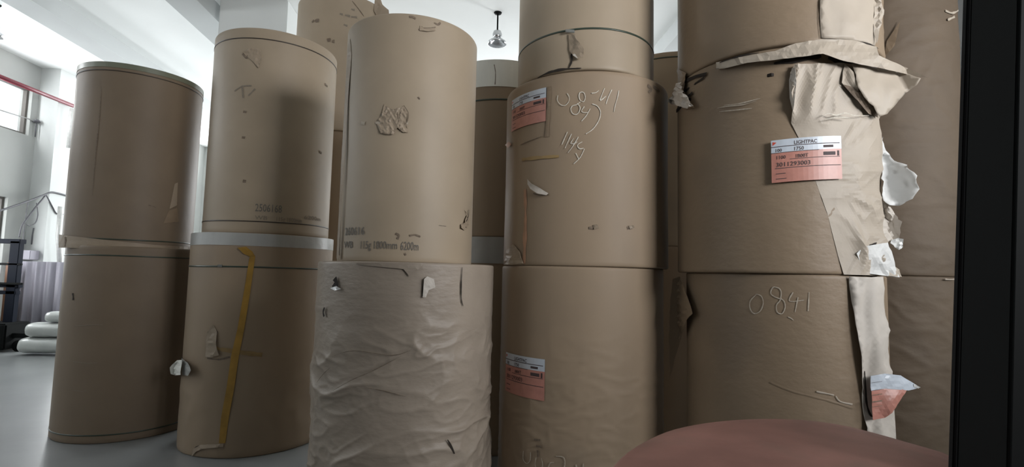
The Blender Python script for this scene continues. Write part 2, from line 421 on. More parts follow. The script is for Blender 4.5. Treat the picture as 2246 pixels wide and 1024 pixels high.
def roll_label(r, thL, thR, zt, zb, off=.006, slope=0, lbl=None):
    """mill label: two white rows above pink rows, logo, rules and print"""
    H = zt-zb; Wd = (thR-thL)*r.R
    lab = patch(r, 'paper_label', thL, thR, zb, zt-.30*H, 'lab_pink', off, r.root, slope=slope)
    if lbl: lab['label'] = lbl
    patch(r, 'label_header', thL, thR, zt-.30*H, zt, 'lab_white', off+.0004, lab, slope=slope)
    bm = bmesh.new(); vs, fs = [], []
    def q(u0, u1, v0, v1):
        b = len(vs); n = 8
        for i in range(n+1):
            a = thL+(thR-thL)*(u0+(u1-u0)*i/n); dz = slope*(a-thL)*r.R
            vs.append(r.P(a, zt-v0*H+dz, off+.0012)); vs.append(r.P(a, zt-v1*H+dz, off+.0012))
        for i in range(n): fs.append((b+2*i, b+2*i+1, b+2*i+3, b+2*i+2))
    q(.0, .97, .155, .172); q(.0, .66, .30, .312); q(.25, .97, .47, .482); q(.05, .98, .665, .68)
    q(.72, .87, .205, .26); q(.72, .90, .36, .44); q(.93, .96, .34, .46); q(.06, .19, .79, .805); q(.06, .20, .91, .925)
    pobj('label_print', vs, fs, M['ink_dark'], lab)
    def T(u): return thL+(thR-thL)*u
    def Z(u, v): return zt-v*H+slope*u*Wd
    for it in [('LIGHTPAC', T(.31), Z(.31, .14), .085*H, .85, slope), ('100', T(.05), Z(.05, .285), .075*H, .9, slope), ('1750', T(.30), Z(.30, .285), .085*H, .9, slope),
        ('1100', T(.06), Z(.06, .455), .08*H, .9, slope), ('1B00T', T(.32), Z(.32, .455), .08*H, .9, slope), ('3011293003', T(.06), Z(.06, .635), .10*H, 1.0, slope)]:
        text_mesh(r, 'label_lettering', [it], 'ink_dark', off+.0016, lab)
    # little red triangle mark
    a0, a1 = T(.02), T(.075)
    pobj('label_mark', [r.P(a0, Z(.02, .13), off+.0014), r.P(a1, Z(.07, .06), off+.0014), r.P(a0, Z(.02, .04), off+.0014)], [(0, 1, 2)], M['lab_red'], lab)
    return lab

A1 = Roll(-3.645, 6.088, .650, 0, 1.938);   A2 = Roll(-3.758, 6.078, .587, 1.938, 3.858)
B1 = Roll(-2.154, 5.700, .687, 0, 2.081);   B2 = Roll(-2.126, 5.668, .611, 2.081, 4.121)
C1 = Roll(-.448, 4.101, .674, 0, 1.811);    C2 = Roll(-.473, 4.103, .519, 1.811, 3.610)
D1 = Roll(.972, 4.205, .662, 0, 1.813);     D2 = Roll(.996, 4.205, .677, 1.813, 3.245); D3 = Roll(.951, 4.069, .557, 3.245, 4.70)
E1 = Roll(2.241, 3.461, .626, 0, 1.787);    E2 = Roll(2.205, 3.477, .6465, 1.787, 3.196); E3 = Roll(2.225, 3.460, .668, 3.196, 4.75)
F1 = Roll(3.54, 4.17, .66, 0, 1.80);        F2 = Roll(3.54, 4.17, .665, 1.80, 4.60)
G1 = Roll(-1.80, 7.05, .60, 0, 1.75);       G2 = Roll(-1.80, 7.05, .60, 1.75, 3.50);     G3 = Roll(-1.78, 7.02, .60, 3.50, 5.30)
H1 = Roll(.36, 5.62, .62, 0, 2.11);         H2 = Roll(.36, 5.62, .62, 2.11, 3.92)
I1 = Roll(2.2, 5.35, .62, 0, 2.05);        I2 = Roll(2.2, 5.35, .62, 2.05, 4.01)
FRONT = 'front row of stacked paper rolls'; BACK = 'paper rolls stacked behind the front row'
def P_(a): return (a[0], a[1])

# --- stack nearest the left windows
make_roll(A1, 'kraft paper roll with two thin dark straps, bottom of the leftmost stack', FRONT, M['kraft_shade_left'])
make_roll(A2, 'kraft paper roll topping the leftmost stack, grey rim and long vertical crease', FRONT, M['kraft_shade_left'])
strap(A1, (183, 559)); strap(A1, (244, 953), m='strap'); strap(A2, (244, 524), m='strap')
strap(A2, A2.z1-.03, .055, 'strap_pale', .004, name='end_band', label='dull grey green band around the top edge')
strap(A2, (293, 160), .008, 'strap_brown', .006, name='rim_crease')
sheet(A2, 'torn_flap', [(129, 514, .03), (178, 520, .012), (240, 527, .006), (340, 537, .006), (412, 541, .006), (412, 548, .008), (330, 548, .01), (240, 545, .012), (175, 544, .02), (129, 543, .035)], 'kraft_loose', crump=.004, seed=2)
ribbon(A2, 'dirt_mark', [[(150, 520), (151, 530), (150, 541)]], .03, 'dirt', .03)
ribbon(A2, 'wrapper_crease', [[(223, 190), (218, 260), (210, 340), (203, 430)]], .011, 'dirt', taper=True)
sheet(A2, 'torn_flap', [(383, 403, .004), (390, 400, .012), (388, 450, .02), (372, 458, .004)], 'kraft_loose', crump=.004, seed=3)
sheet(A2, 'torn_flap', [(370, 462, .003), (388, 456, .01), (392, 486, .012), (358, 490, .003)], 'kraft_brown', crump=.006, seed=4)
ribbon(A2, 'dirt_mark', [[(325, 450), (335, 452), (342, 456)], [(360, 490), (375, 487), (391, 489)]], .015, 'dirt')
ribbon(A1, 'torn_slit', [[(160, 643), (161, 650), (161, 658)]], .024, 'dark')
ribbon(A1, 'wrapper_crease', [[(165, 715), (195, 713), (225, 712)], [(160, 792), (190, 796), (215, 795)], [(160, 855), (180, 858), (190, 856)]], .006, 'ink_faint')
# --- second stack
make_roll(B1, 'kraft paper roll under the second stack with yellow tape and white top band', FRONT, M['kraft'], disp=lambda t, z, p: .012*(fold(p, 2.2, 2.2, 4)-.4)*max(0, min(1, (1.1-z)/.6)))
make_roll(B2, 'kraft paper roll topping the second stack, two thin dark straps and a grey printed number', FRONT, M['kraft_light'])
strap(B2, (611, 90), .010, 'strap_brown'); strap(B2, (538, 484), .010, 'strap_brown')
strap(B1, B1.z1-.062, .12, 'wrap_white', .003, name='end_band', label='white film band around the top edge')
strap(B1, (556, 586), .014, 'strap')
p = B1.hit(483, 583, .008); boxobj('strap_clip', (p.x-.022, p.x+.022, p.y-.012, p.y+.006, p.z-.012, p.z+.012), M['steel'], B1.root, .003)
yt = sheet(B1, 'yellow_tape', [(548, 560, .006), (560, 562, .006), (549, 640, .006), (536, 720, .006), (524, 780, .006), (514, 850, .006), (502, 915, .006), (494, 972, .006), (480, 972, .006), (485, 915, .006), (497, 850, .006), (507, 780, .006), (521, 720, .006), (535, 640, .006)], 'yellow', seed=5, label='ochre yellow tape running down the front')
sheet(B1, 'tape_end', [(521, 543, .03), (540, 541, .035), (553, 551, .02), (560, 563, .007), (547, 562, .007), (534, 556, .022)], 'yellow', step=6, crump=.004, seed=6, parent=yt)
ribbon(B1, 'tape_crosspiece', [[(474, 764), (500, 768), (540, 774), (575, 778)]], .05, 'yellow_faint', .005, parent=yt)
sheet(B1, 'torn_flap', [(460, 722, .002), (468, 712, .004), (476, 728, .008), (474, 756, .016), (480, 779, .02), (462, 784, .014), (450, 782, .012), (453, 742, .005)], 'kraft_loose', crump=.01, seed=7, step=6)
ribbon(B1, 'dirt_mark', [[(456, 728), (465, 730), (478, 727)], [(455, 785), (480, 788), (505, 782)]], .02, 'dirt')
sheet(B1, 'torn_flap', [(420, 1002, .004), (424, 984, .008), (441, 975, .006), (490, 973, .004), (490, 980, .01), (445, 984, .016), (430, 990, .014)], 'kraft_loose', crump=.008, seed=8, step=6)
ribbon(B1, 'torn_slit', [[(422, 1000), (426, 984), (440, 977), (465, 980)]], .010, 'dark')
sheet(B1, 'crumpled_paper', [(372, 806, .02), (388, 790, .05), (399, 789, .07), (396, 822, .06), (384, 823, .04), (374, 820, .03)], 'wrap_grey', step=6, crump=.01, seed=9, label='small lilac grey scrap sticking out on the left')
sheet(B1, 'crumpled_paper', [(399, 785, .02), (412, 796, .06), (420, 812, .07), (412, 824, .05), (400, 822, .02)], 'wrap_white', step=6, crump=.01, seed=10, label='pale scrap folded beside the dark tear')
ribbon(B1, 'torn_slit', [[(400, 785), (403, 800), (402, 820)]], .05, 'dark', .006)
sheet(B2, 'torn_patch', [(533, 115, .002), (545, 106, .006), (571, 105, .005), (574, 130, .008), (567, 149, .012), (552, 132, .008), (540, 123, .004)], 'kraft_loose', step=5, crump=.014, cs=(20, 20), seed=11)
ribbon(B2, 'dirt_mark', [[(533, 118), (540, 126), (545, 124)], [(534, 245), (541, 246)], [(531, 301), (538, 302)], [(533, 397), (540, 398)], [(712, 184), (718, 190)], [(700, 332), (705, 336)]], .03, 'dirt')
ribbon(B2, 'scuff', [[(515, 200), (530, 190), (552, 188)], [(532, 190), (534, 215)], [(545, 210), (560, 195)]], .02, 'ink_faint')
ptext(B2, 'printed_number', '2506168', 559, 617, 463, 17, 'ink', 3)
ptext(B2, 'printed_line', 'WB', 559, 586, 481, 9, 'ink_faint')
ptext(B2, 'printed_line', '115g 1800mm', 604, 660, 484, 9, 'ink_faint')
ptext(B2, 'printed_line', '6200m', 666, 702, 480, 9, 'ink_faint')
# --- third stack
def Cm(t, z, p):
    k = max(.08, min(1, (1.60-z)/.35))
    m_ = .35+.9*max(0, min(1, .5+1.6*noise.noise(Vector((p.x*2.0, p.y*2.0, z*1.6+4)))))
    side = max(.25, min(1, (t+PI*.5+1.0)/.35)) if -PI < t < 0 else 1
    return (.028*(fold(p, 2.0, 4.2, 1.5)**1.4-.2)+.006*(fold(p, 6, 9, 8)-.3))*k*m_*side
make_roll(C1, 'badly wrinkled wide kraft paper roll holding up the tall narrow one', FRONT, M['kraft_wrinkled'], disp=Cm, nt=420, nz=200)
make_roll(C2, 'tall narrow kraft paper roll with grey 1800mm print, top of the middle stack', FRONT, M['kraft_light'])
ptext(C2, 'printed_number', '260616', 757, 799, 516, 17, 'ink')
ptext(C2, 'printed_line', 'WB', 755, 774, 544, 15, 'ink')
ptext(C2, 'printed_line', '115g 1800mm', 789, 868, 545, 17, 'ink')
ptext(C2, 'printed_line', '6200m', 878, 917, 548, 19, 'ink')
ribbon(C2, 'dirt_mark', [[(868, 512), (875, 516), (872, 524)], [(888, 555), (890, 560)], [(898, 517), (910, 515), (922, 519)], [(917, 213), (921, 218)]], .018, 'dirt')
ribbon(C2, 'torn_edge', [[(898, 37), (906, 38), (912, 42)], [(919, 66), (926, 62), (940, 63), (955, 60)], [(925, 58), (927, 66)], [(952, 50), (960, 54), (966, 50)]], .016, 'dirt')
sheet(C2, 'torn_flap', [(921, 56, .002), (930, 63, .006), (952, 61, .01), (956, 67, .014), (938, 69, .012), (920, 67, .006)], 'kraft_loose', step=5, crump=.006, seed=12)
sheet(C2, 'crumpled_tear', [(843, 228, .003), (838, 250, .01), (826, 270, .002), (836, 292, .01), (862, 294, .014), (872, 280, .006), (884, 290, .012), (895, 291, .004), (890, 262, .01), (894, 245, .014), (884, 234, .008), (872, 238, .014), (862, 240, .006), (850, 236, .006)], 'kraft_loose', step=4, crump=.013, cs=(26, 16), seed=13)
ribbon(C2, 'dirt_mark', [[(838, 292), (850, 295), (862, 295)], [(872, 238), (874, 262), (880, 288)], [(886, 232), (896, 250), (893, 270)]], .008, 'dirt', .012)
ribbon(C2, 'chalk_and_glint', [[(793, 270), (801, 271)], [(824, 270), (850, 268), (895, 270)]], .025, 'chalk_faint')
sheet(C2, 'torn_flap', [(1018, 460, .003), (1024, 470, .012), (1019, 488, .02), (1011, 492, .014), (1012, 500, .02), (1018, 505, .006), (1026, 500, .005), (1028, 480, .003)], 'kraft_loose', step=4, crump=.012, cs=(26, 20), seed=14)
ribbon(C2, 'torn_slit', [[(1025, 460), (1024, 475), (1016, 492)], [(1012, 496), (1020, 499)]], .010, 'dark', .012)
ribbon(C2, 'wrapper_crease', [[(963, 494), (978, 496)]], .006, 'ink_faint')
# loose vertical edge of the wrapper on the left side
sheet(C2, 'loose_wrapper_edge', [(768, 85, .003), (763, 100, .006), (757, 220, .016), (750, 330, .026), (745, 430, .030), (738, 567, .024), (743, 567, .020), (750, 430, .020), (756, 330, .018), (763, 220, .008), (771, 120, .003)], 'kraft_loose', step=7, crump=.002, seed=15)
ribbon(C2, 'overlap_gap', [[(760, 225), (755, 320), (749, 430), (744, 560)]], .022, 'dark', .002)
sheet(C1, 'wrapper_overlap', [(780, 576, .008), (930, 577, .010), (917, 592, .022), (898, 606, .016), (885, 590, .012), (790, 581, .006)], 'kraft_wrinkled', step=8, crump=.004, seed=16)
sheet(C1, 'torn_flap', [(927, 652, .018), (930, 612, .024), (937, 606, .02), (952, 612, .012), (955, 630, .010), (940, 636, .012), (934, 652, .024)], 'kraft_inside', step=5, crump=.006, seed=17)
ribbon(C1, 'torn_slit', [[(930, 612), (928, 630), (926, 650)]], .018, 'dark', .012, taper=True)
ribbon(C1, 'torn_slit', [[(1012, 586), (1010, 620), (1010, 655), (1014, 671)]], .012, 'dark', .010, taper=True)
ribbon(C1, 'torn_slit', [[(978, 962), (985, 975), (993, 993)]], .020, 'dark', .022, taper=True)
ribbon(C1, 'torn_slit', [[(737, 610), (741, 622), (733, 631)]], .055, 'dark', .012)
ribbon(C1, 'torn_slit', [[(716, 674), (713, 684), (715, 694)]], .025, 'dark', .014)
sheet(C1, 'torn_flap', [(724, 632, .012), (738, 627, .03), (748, 634, .02), (735, 637, .03)], 'film', step=5, crump=.006, seed=18, label='shiny folded edge of film at the tear')
ribbon(C1, 'wrapper_fold', [[(700, 838), (715, 818), (728, 806)], [(735, 855), (775, 832), (820, 812), (880, 780)], [(800, 848), (840, 855), (890, 868)], [(735, 780), (780, 768), (860, 778), (900, 768)]], .006, 'dirt', .016, taper=True)
# --- fourth stack
Dm = lambda t, z, p: .007*(fold(p, 5, 9, 2.5)-.35)*max(0, min(1, (1.45-z)/.5))
make_roll(D1, 'kraft paper roll on the floor with lettered pink label, bottom of the fourth stack', FRONT, M['kraft'], disp=Dm, nt=260, nz=110)
make_roll(D2, 'kraft paper roll covered in chalk numbers, middle of the fourth stack', FRONT, M['kraft'], subtle=.004)
make_roll(D3, 'kraft paper roll with one green strap round it, topping the chalk marked roll', FRONT, M['kraft_light'], disp=lambda t, z, p: -.014*math.exp(-((z-D3.tz(1248, 70)[1])/.05)**2)*math.exp(-((t-D3.tz(1248, 70)[0])/.12)**2))
strap(D3, (1314, 63), .013, 'strap')
pc = D3.hit(1250, 69, .008); boxobj('strap_clip', (pc.x-.035, pc.x+.035, pc.y-.010, pc.y+.006, pc.z-.012, pc.z+.012), M['steel'], D3.root, .003)
sheet(D3, 'torn_flap', [(1247, 74, .006), (1262, 75, .02), (1268, 90, .03), (1281, 108, .035), (1279, 126, .035), (1266, 129, .03), (1256, 120, .02), (1249, 112, .008)], 'kraft_loose', step=6, crump=.008, seed=19)
sheet(D3, 'torn_flap', [(1256, 121, .02), (1266, 128, .03), (1279, 126, .034), (1275, 116, .02), (1262, 114, .018)], 'kraft_inside', step=5, crump=.004, seed=20)
ribbon(D3, 'torn_slit', [[(1262, 115), (1254, 121), (1254, 135), (1248, 150)]], .016, 'dark', .007)
ribbon(D3, 'torn_slit', [[(1180, 172), (1200, 161), (1225, 154), (1250, 151), (1275, 150)]], .022, 'dark', .005, taper=True)
thR, zt = D2.tz(1199, 192); zb = D2.tz(1197, 266)[1]; thL = D2.tz(1124, 250)[0]
roll_label(D2, thL, thR, zt, zb, lbl='pink and white mill label curling round the upper left')
ribbon(D2, 'label_tape', [[(1205, 190), (1204, 230), (1200, 300)]], .05, 'kraft_brown', .003)
def cz(pts, s, ox, oy): return [[(ox+x/s, oy+y/s) for x, y in st] for st in pts]
ch = [[(365, 95), (362, 130), (385, 160), (415, 165), (440, 140), (445, 110), (430, 80)],
      [(555, 100), (545, 75), (520, 75), (512, 100), (522, 130), (545, 138), (555, 115), (555, 98)], [(522, 140), (495, 160), (468, 168), (455, 190), (468, 222), (495, 228), (515, 205), (518, 175), (500, 150)],
      [(550, 172), (530, 203), (545, 215), (575, 215)], [(590, 188), (562, 238), (530, 275)],
      [(605, 155), (640, 170), (662, 212), (650, 270), (610, 330), (560, 365)], [(600, 80), (630, 75), (650, 60)],
      [(690, 45), (668, 100), (662, 130), (700, 100)], [(740, 55), (715, 110), (700, 155)], [(790, 60), (780, 110), (765, 160), (755, 210)],
      [(432, 350), (410, 400), (393, 440)], [(460, 365), (435, 420), (415, 465)], [(475, 395), (455, 430), (480, 432), (500, 420)], [(508, 385), (470, 450), (435, 497)],
      [(535, 420), (502, 442), (515, 468), (545, 465)], [(550, 470), (520, 530), (475, 575)], [(490, 500), (510, 540)]]
ribbon(D2, 'chalk_writing', cz(ch, 3.2, 1110, 180), .0075, 'chalk', .005)
sheet(D2, 'torn_flap', [(1157, 393, .004), (1165, 402, .02), (1180, 410, .026), (1203, 424, .012), (1198, 428, .02), (1178, 424, .03), (1163, 414, .024), (1157, 404, .012)], 'kraft_inside', step=5, crump=.004, seed=21, label='pale inside of a small torn tab')
ribbon(D2, 'torn_slit', [[(1170, 424), (1185, 428), (1204, 427)]], .012, 'dirt', .003)
ribbon(D2, 'faded_tape', [[(1152, 415), (1153, 480), (1150, 578)]], .045, 'orange_tape', .003)
ribbon(D2, 'faded_tape', [[(1145, 350), (1180, 346), (1226, 343)]], .03, 'yellow_faint', .003)
ribbon(D2, 'torn_slit', [[(1142, 318), (1165, 308), (1190, 299)]], .010, 'dirt', .004, taper=True)
ribbon(D2, 'dirt_mark', [[(1292, 500), (1305, 499), (1312, 497)], [(1375, 500), (1384, 499), (1390, 497)], [(1420, 188), (1428, 195), (1422, 203)], [(1432, 190), (1446, 200)]], .03, 'dirt')
sheet(D2, 'torn_flap', [(1300, 493, .003), (1310, 492, .02), (1313, 500, .016), (1303, 503, .01)], 'kraft_loose', step=4, crump=.004, seed=22)
sheet(D2, 'torn_flap', [(1378, 495, .003), (1389, 494, .02), (1391, 500, .016), (1381, 502, .01)], 'kraft_loose', step=4, crump=.004, seed=23)
sheet(D2, 'crumpled_paper', [(1112, 548, .004), (1126, 536, .012), (1140, 552, .014), (1148, 578, .01), (1122, 581, .02), (1106, 579, .016)], 'kraft_loose', step=6, crump=.014, cs=(16, 16), seed=24)
sheet(D2, 'torn_flap', [(1108, 318, .014), (1116, 310, .02), (1122, 316, .01), (1115, 325, .012)], 'orange_tape', step=4, crump=.004, seed=25)
thR, zt = D1.tz(1196, 788); zb = D1.tz(1192, 879)[1]; thL = D1.tz(1111, 800)[0]
roll_label(D1, thL, thR, zt, zb, lbl='pink and white mill label on the left side')
ch = [[(155, 945), (153, 985), (170, 1005), (186, 990), (188, 950)], [(215, 975), (210, 1010), (222, 1040)], [(240, 980), (246, 1010), (240, 1040)], [(272, 1040), (280, 1005), (300, 1000)], [(310, 970), (345, 975), (352, 1005), (345, 1040)], [(405, 1010), (410, 1040)], [(440, 1005), (440, 1040)]]
ribbon(D1, 'chalk_writing', cz(ch, 2.207, 1080, 560), .009, 'chalk_faint', .010)
ribbon(D1, 'dirt_mark', cz([[(205, 890), (235, 892)], [(215, 920), (240, 925)], [(222, 940), (225, 975)]], 2.207, 1080, 560), .02, 'dirt', .01)
# --- fifth stack, torn
Em = lambda t, z, p: .010*(fold(p, 3, 4, 5.5)-.35)*max(0, min(1, (math.sin(t+.15)*-1*0+math.cos(t)+.35)/.5))
make_roll(E1, 'kraft paper roll chalked 0841 on the floor, bottom of the torn stack on the right', FRONT, M['kraft_brown'], nt=260, nz=110)
make_roll(E2, 'kraft paper roll with crumpled torn wrapper and mill label, middle of the right stack', FRONT, M['kraft_brown'], disp=Em, nt=260, nz=110)
make_roll(E3, 'kraft paper roll with a creased lower edge, topping the torn right stack', FRONT, M['kraft_brown'], disp=Em, nt=260, nz=110)
# raised rim of torn wrapper where the two upper rolls meet
sheet(E3, 'torn_wrapper_skirt', [(1571, 137, .004), (1640, 122, .006), (1700, 112, .006), (1745, 95, .005), (1800, 86, .004), (1870, 88, .006), (1921, 103, .02), (1926, 122, .06), (1990, 150, .10), (2034, 170, .14), (2000, 166, .10), (1940, 152, .07), (1924, 148, .05), (1880, 140, .04), (1830, 128, .03), (1805, 118, .04), (1760, 124, .045), (1698, 132, .03), (1640, 138, .02), (1590, 150, .012), (1572, 152, .006)], 'kraft_flap_lit', step=9, crump=.010, cs=(7, 12), seed=26, label='pale torn strip hanging over the joint')
ribbon(E3, 'torn_slit', [[(1580, 138), (1625, 124), (1665, 117)], [(1572, 152), (1610, 144), (1660, 130)], [(1875, 92), (1900, 97), (1923, 108)]], .012, 'dark', .010, taper=True)
sheet(E3, 'wrapper_overlap', [(1797, -30, .004), (1798, 40, .004), (1801, 84, .004), (1870, 88, .004), (1919, 100, .006), (1926, 60, .006), (1926, 20, .006), (1922, -30, .006)], 'kraft_flap_lit', step=9, crump=.012, cs=(5, 3), seed=45, smooth=True, label='overlapping end of the wrapper, paler to carry the side light')  # side light on the top roll put into this sheet's paler colour
ribbon(E3, 'wrapper_crease', [[(1798, 0), (1797, 40), (1801, 84)]], .006, 'ink_faint', .013)
sheet(E3, 'torn_flap', [(1918, -10, .004), (1932, -12, .03), (1938, 32, .035), (1930, 62, .03), (1922, 96, .02), (1915, 60, .006)], 'kraft_flap_lit', step=8, crump=.012, seed=27)
ribbon(E2, 'torn_slit', [[(1697, 140), (1740, 132), (1800, 124)], [(1815, 128), (1870, 140), (1925, 152)]], .055, 'dark', .006, taper=True)
# the large crumpled sheet on the right half of the middle roll
sheet(E2, 'crumpled_wrapper', [(1733, 160, .014), (1742, 142, .020), (1775, 140, .014), (1850, 138, .014), (1900, 146, .02), (1930, 165, .05), (1932, 240, .03), (1926, 262, .014), (1931, 306, .012), (1934, 420, .014), (1936, 530, .03), (1948, 570, .06), (1972, 607, .09), (1920, 604, .03), (1850, 602, .006), (1838, 560, .0015), (1815, 470, .0015), (1790, 400, .0015), (1766, 330, .0015), (1735, 270, .003), (1738, 230, .025), (1733, 200, .03)], 'kraft_flap_lit', step=6, crump=.045, cs=(3.4, 2.6), seed=28, fade=.026, smooth=False, label='large crumpled sheet loose on the right side, side light in its pale colour')  # its paler tone paints in the lit side of the roll
sheet(E2, 'torn_flap', [(1737, 150, .02), (1744, 148, .045), (1747, 180, .05), (1742, 230, .055), (1739, 244, .03), (1732, 215, .03), (1731, 175, .02)], 'kraft_inside', step=6, crump=.004, seed=29)
sheet(E2, 'torn_flap', [(1853, 140, .02), (1872, 158, .05), (1882, 190, .07), (1884, 208, .05), (1862, 196, .04), (1846, 182, .03), (1848, 160, .02)], 'kraft_flap_lit', step=6, crump=.012, seed=30)
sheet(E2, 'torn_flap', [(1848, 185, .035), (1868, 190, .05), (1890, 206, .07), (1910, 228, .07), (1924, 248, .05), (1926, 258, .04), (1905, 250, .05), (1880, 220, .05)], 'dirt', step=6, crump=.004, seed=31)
sheet(E2, 'torn_flap', [(1870, 140, .04), (1926, 150, .07), (1975, 155, .11), (2018, 172, .15), (2012, 186, .16), (1985, 205, .14), (1965, 228, .12), (1945, 250, .10), (1928, 256, .08), (1920, 240, .08), (1895, 212, .08), (1882, 190, .08)], 'kraft_flap_lit', step=8, crump=.015, cs=(6, 6), seed=32, smooth=True, label='broad torn tongue of wrapper sticking out to the right')
sheet(E2, 'torn_flap', [(1932, 300, .01), (1945, 330, .04), (1962, 352, .06), (1985, 362, .09), (2004, 378, .10), (2014, 408, .10), (2002, 436, .09), (1970, 452, .08), (1948, 450, .05), (1934, 440, .02)], 'paper_white', step=7, crump=.022, cs=(9, 9), seed=33, smooth=True, label='white bulging scrap of torn paper')
sheet(E2, 'torn_flap', [(1930, 440, .01), (1952, 448, .05), (1962, 470, .06), (1977, 486, .07), (1972, 500, .06), (1976, 510, .07), (1966, 530, .06), (1945, 530, .04), (1932, 530, .02)], 'kraft_inside', step=6, crump=.018, cs=(12, 12), seed=34)
sheet(E2, 'film_scrap', [(1950, 528, .05), (1968, 522, .08), (1982, 524, .09), (1978, 542, .10), (1968, 548, .08), (1958, 538, .06)], 'film', step=5, crump=.02, cs=(30, 30), seed=35, label='shiny dark wad of film')
ribbon(E2, 'torn_slit', [[(1890, 540), (1912, 534), (1934, 528)]], .014, 'dark', .03, taper=True)
sheet(E2, 'torn_flap', [(1877, 556, .02), (1895, 540, .035), (1945, 532, .06), (1955, 560, .08), (1971, 608, .10), (1935, 604, .06), (1905, 600, .03), (1886, 578, .02)], 'paper_white', step=8, crump=.016, cs=(9, 5), seed=36, label='pale folded corner hanging over the roll below')
# label on the front
thL, z1_ = E2.tz(1691, 311); thR, z2_ = E2.tz(1838, 300); zb_ = E2.tz(1693, 403)[1]
roll_label(E2, thL, thR, z1_, zb_, off=.024, slope=(z2_-z1_)/((thR-thL)*E2.R), lbl='pink and white mill label reading LIGHTPAC above numbers')
ribbon(E2, 'chalk_and_glint', [[(1576, 238), (1600, 234), (1630, 231), (1660, 222)], [(1580, 246), (1612, 243), (1650, 239)], [(1590, 232), (1625, 228), (1668, 217)]], .010, 'chalk_faint', .013, taper=True)
ribbon(E2, 'chalk_and_glint', [[(1793, 262), (1806, 254), (1822, 258), (1840, 253), (1858, 258), (1888, 258)], [(1800, 267), (1825, 262), (1850, 264)]], .008, 'chalk', .048, taper=True)  # bright fold highlights of the crumpled sheet, painted as strokes
ch = [[(505, 152), (475, 185), (475, 225), (495, 248), (525, 235), (540, 195), (530, 160), (505, 150)], [(620, 120), (590, 115), (578, 145), (600, 165), (640, 180), (650, 215), (635, 248), (610, 240), (607, 205), (625, 180), (630, 140), (620, 120)],
      [(690, 140), (672, 185), (745, 180)], [(715, 165), (708, 200), (700, 240)], [(770, 140), (768, 190), (765, 235)], [(665, 265), (680, 272), (692, 282)]]
ribbon(E1, 'chalk_writing', cz(ch, 2.306, 1440, 580), .008, 'chalk_faint', .004)
# junk at the joint on its left
sheet(E2, 'crumpled_paper', [(1466, 222, .02), (1476, 206, .05), (1486, 183, .06), (1494, 180, .05), (1497, 200, .05), (1508, 212, .06), (1521, 232, .05), (1505, 238, .07), (1488, 232, .06), (1472, 228, .04)], 'kraft_inside', step=5, crump=.04, cs=(22, 22), seed=37, label='crumpled scrap squeezed between two stacks')
sheet(E2, 'torn_flap', [(1486, 150, .004), (1505, 160, .02), (1500, 200, .03), (1522, 236, .03), (1502, 240, .015), (1490, 210, .01)], 'kraft_brown', step=6, crump=.012, seed=38)
ribbon(E2, 'torn_slit', [[(1498, 182), (1499, 205), (1512, 220), (1522, 204)]], .03, 'dark', .012)
sheet(E1, 'torn_flap', [(1476, 612, .05), (1492, 606, .04), (1508, 650, .05), (1519, 688, .06), (1508, 700, .05), (1494, 740, .04), (1480, 790, .04), (1470, 830, .05), (1468, 700, .06)], 'kraft_brown', step=8, crump=.010, seed=39)
# hanging pale strip beside the bottom roll with its label
st_ = sheet(E1, 'torn_strip', [(1862, 606, .015), (1905, 608, .03), (1938, 606, .05), (1942, 660, .05), (1948, 740, .05), (1953, 830, .045), (1958, 930, .04), (1960, 985, .04), (1898, 985, .012), (1896, 920, .012), (1890, 850, .016), (1884, 790, .02), (1876, 720, .025), (1868, 660, .02)], 'kraft_inside', step=8, crump=.034, cs=(9, 1.6), seed=40, smooth=True, label='long pale strip of torn wrapper hanging down')
ribbon(E1, 'torn_slit', [[(1889, 812), (1891, 850), (1893, 880), (1900, 905), (1912, 916)]], .022, 'dark', .022, taper=True)
fl = sheet(E1, 'paper_label', [(1910, 843, .055), (1940, 838, .065), (1975, 847, .10), (1992, 850, .12), (1976, 876, .11), (1956, 905, .09), (1940, 916, .065), (1914, 921, .055)], 'lab_pink', step=7, crump=.006, seed=41, label='half peeled pink and white mill label on the hanging strip')
sheet(E1, 'label_header', [(1909, 824, .060), (1941, 819, .070), (1975, 823, .10), (1996, 836, .12), (2018, 850, .14), (1992, 856, .12), (1941, 852, .072), (1910, 857, .060)], 'lab_white', step=7, crump=.006, seed=41.5, parent=fl)
sheet(E1, 'label_tip', [(2004, 842, .132), (2019, 849, .145), (2014, 852, .14), (2004, 848, .132)], 'film', step=4, seed=42, parent=fl)
for q, (py, ww) in enumerate(((839, .004), (856, .004), (867, .010), (882, .016), (893, .006))):
    vs, fs = [], []
    for i, px in enumerate((1913, 1920, 1928, 1935)):
        for d_ in (-1, 1): vs.append(E1.hit(px, py-q*.2-(px-1913)*.12+d_*ww*250/2*.6, .078))
    for i in range(3): fs.append((2*i, 2*i+1, 2*i+3, 2*i+2))
    pobj('label_print', vs, fs, M['ink_dark'] if q < 2 else M['dirt'], fl)
ribbon(E1, 'torn_flap', [[(1790, 858), (1810, 862), (1828, 866)], [(1832, 868), (1842, 880), (1868, 886)]], .012, 'kraft_flap_lit', .006)
ribbon(E1, 'wrapper_fold', [[(1690, 838), (1740, 858), (1810, 876), (1870, 894)]], .018, 'kraft_brown', .003)
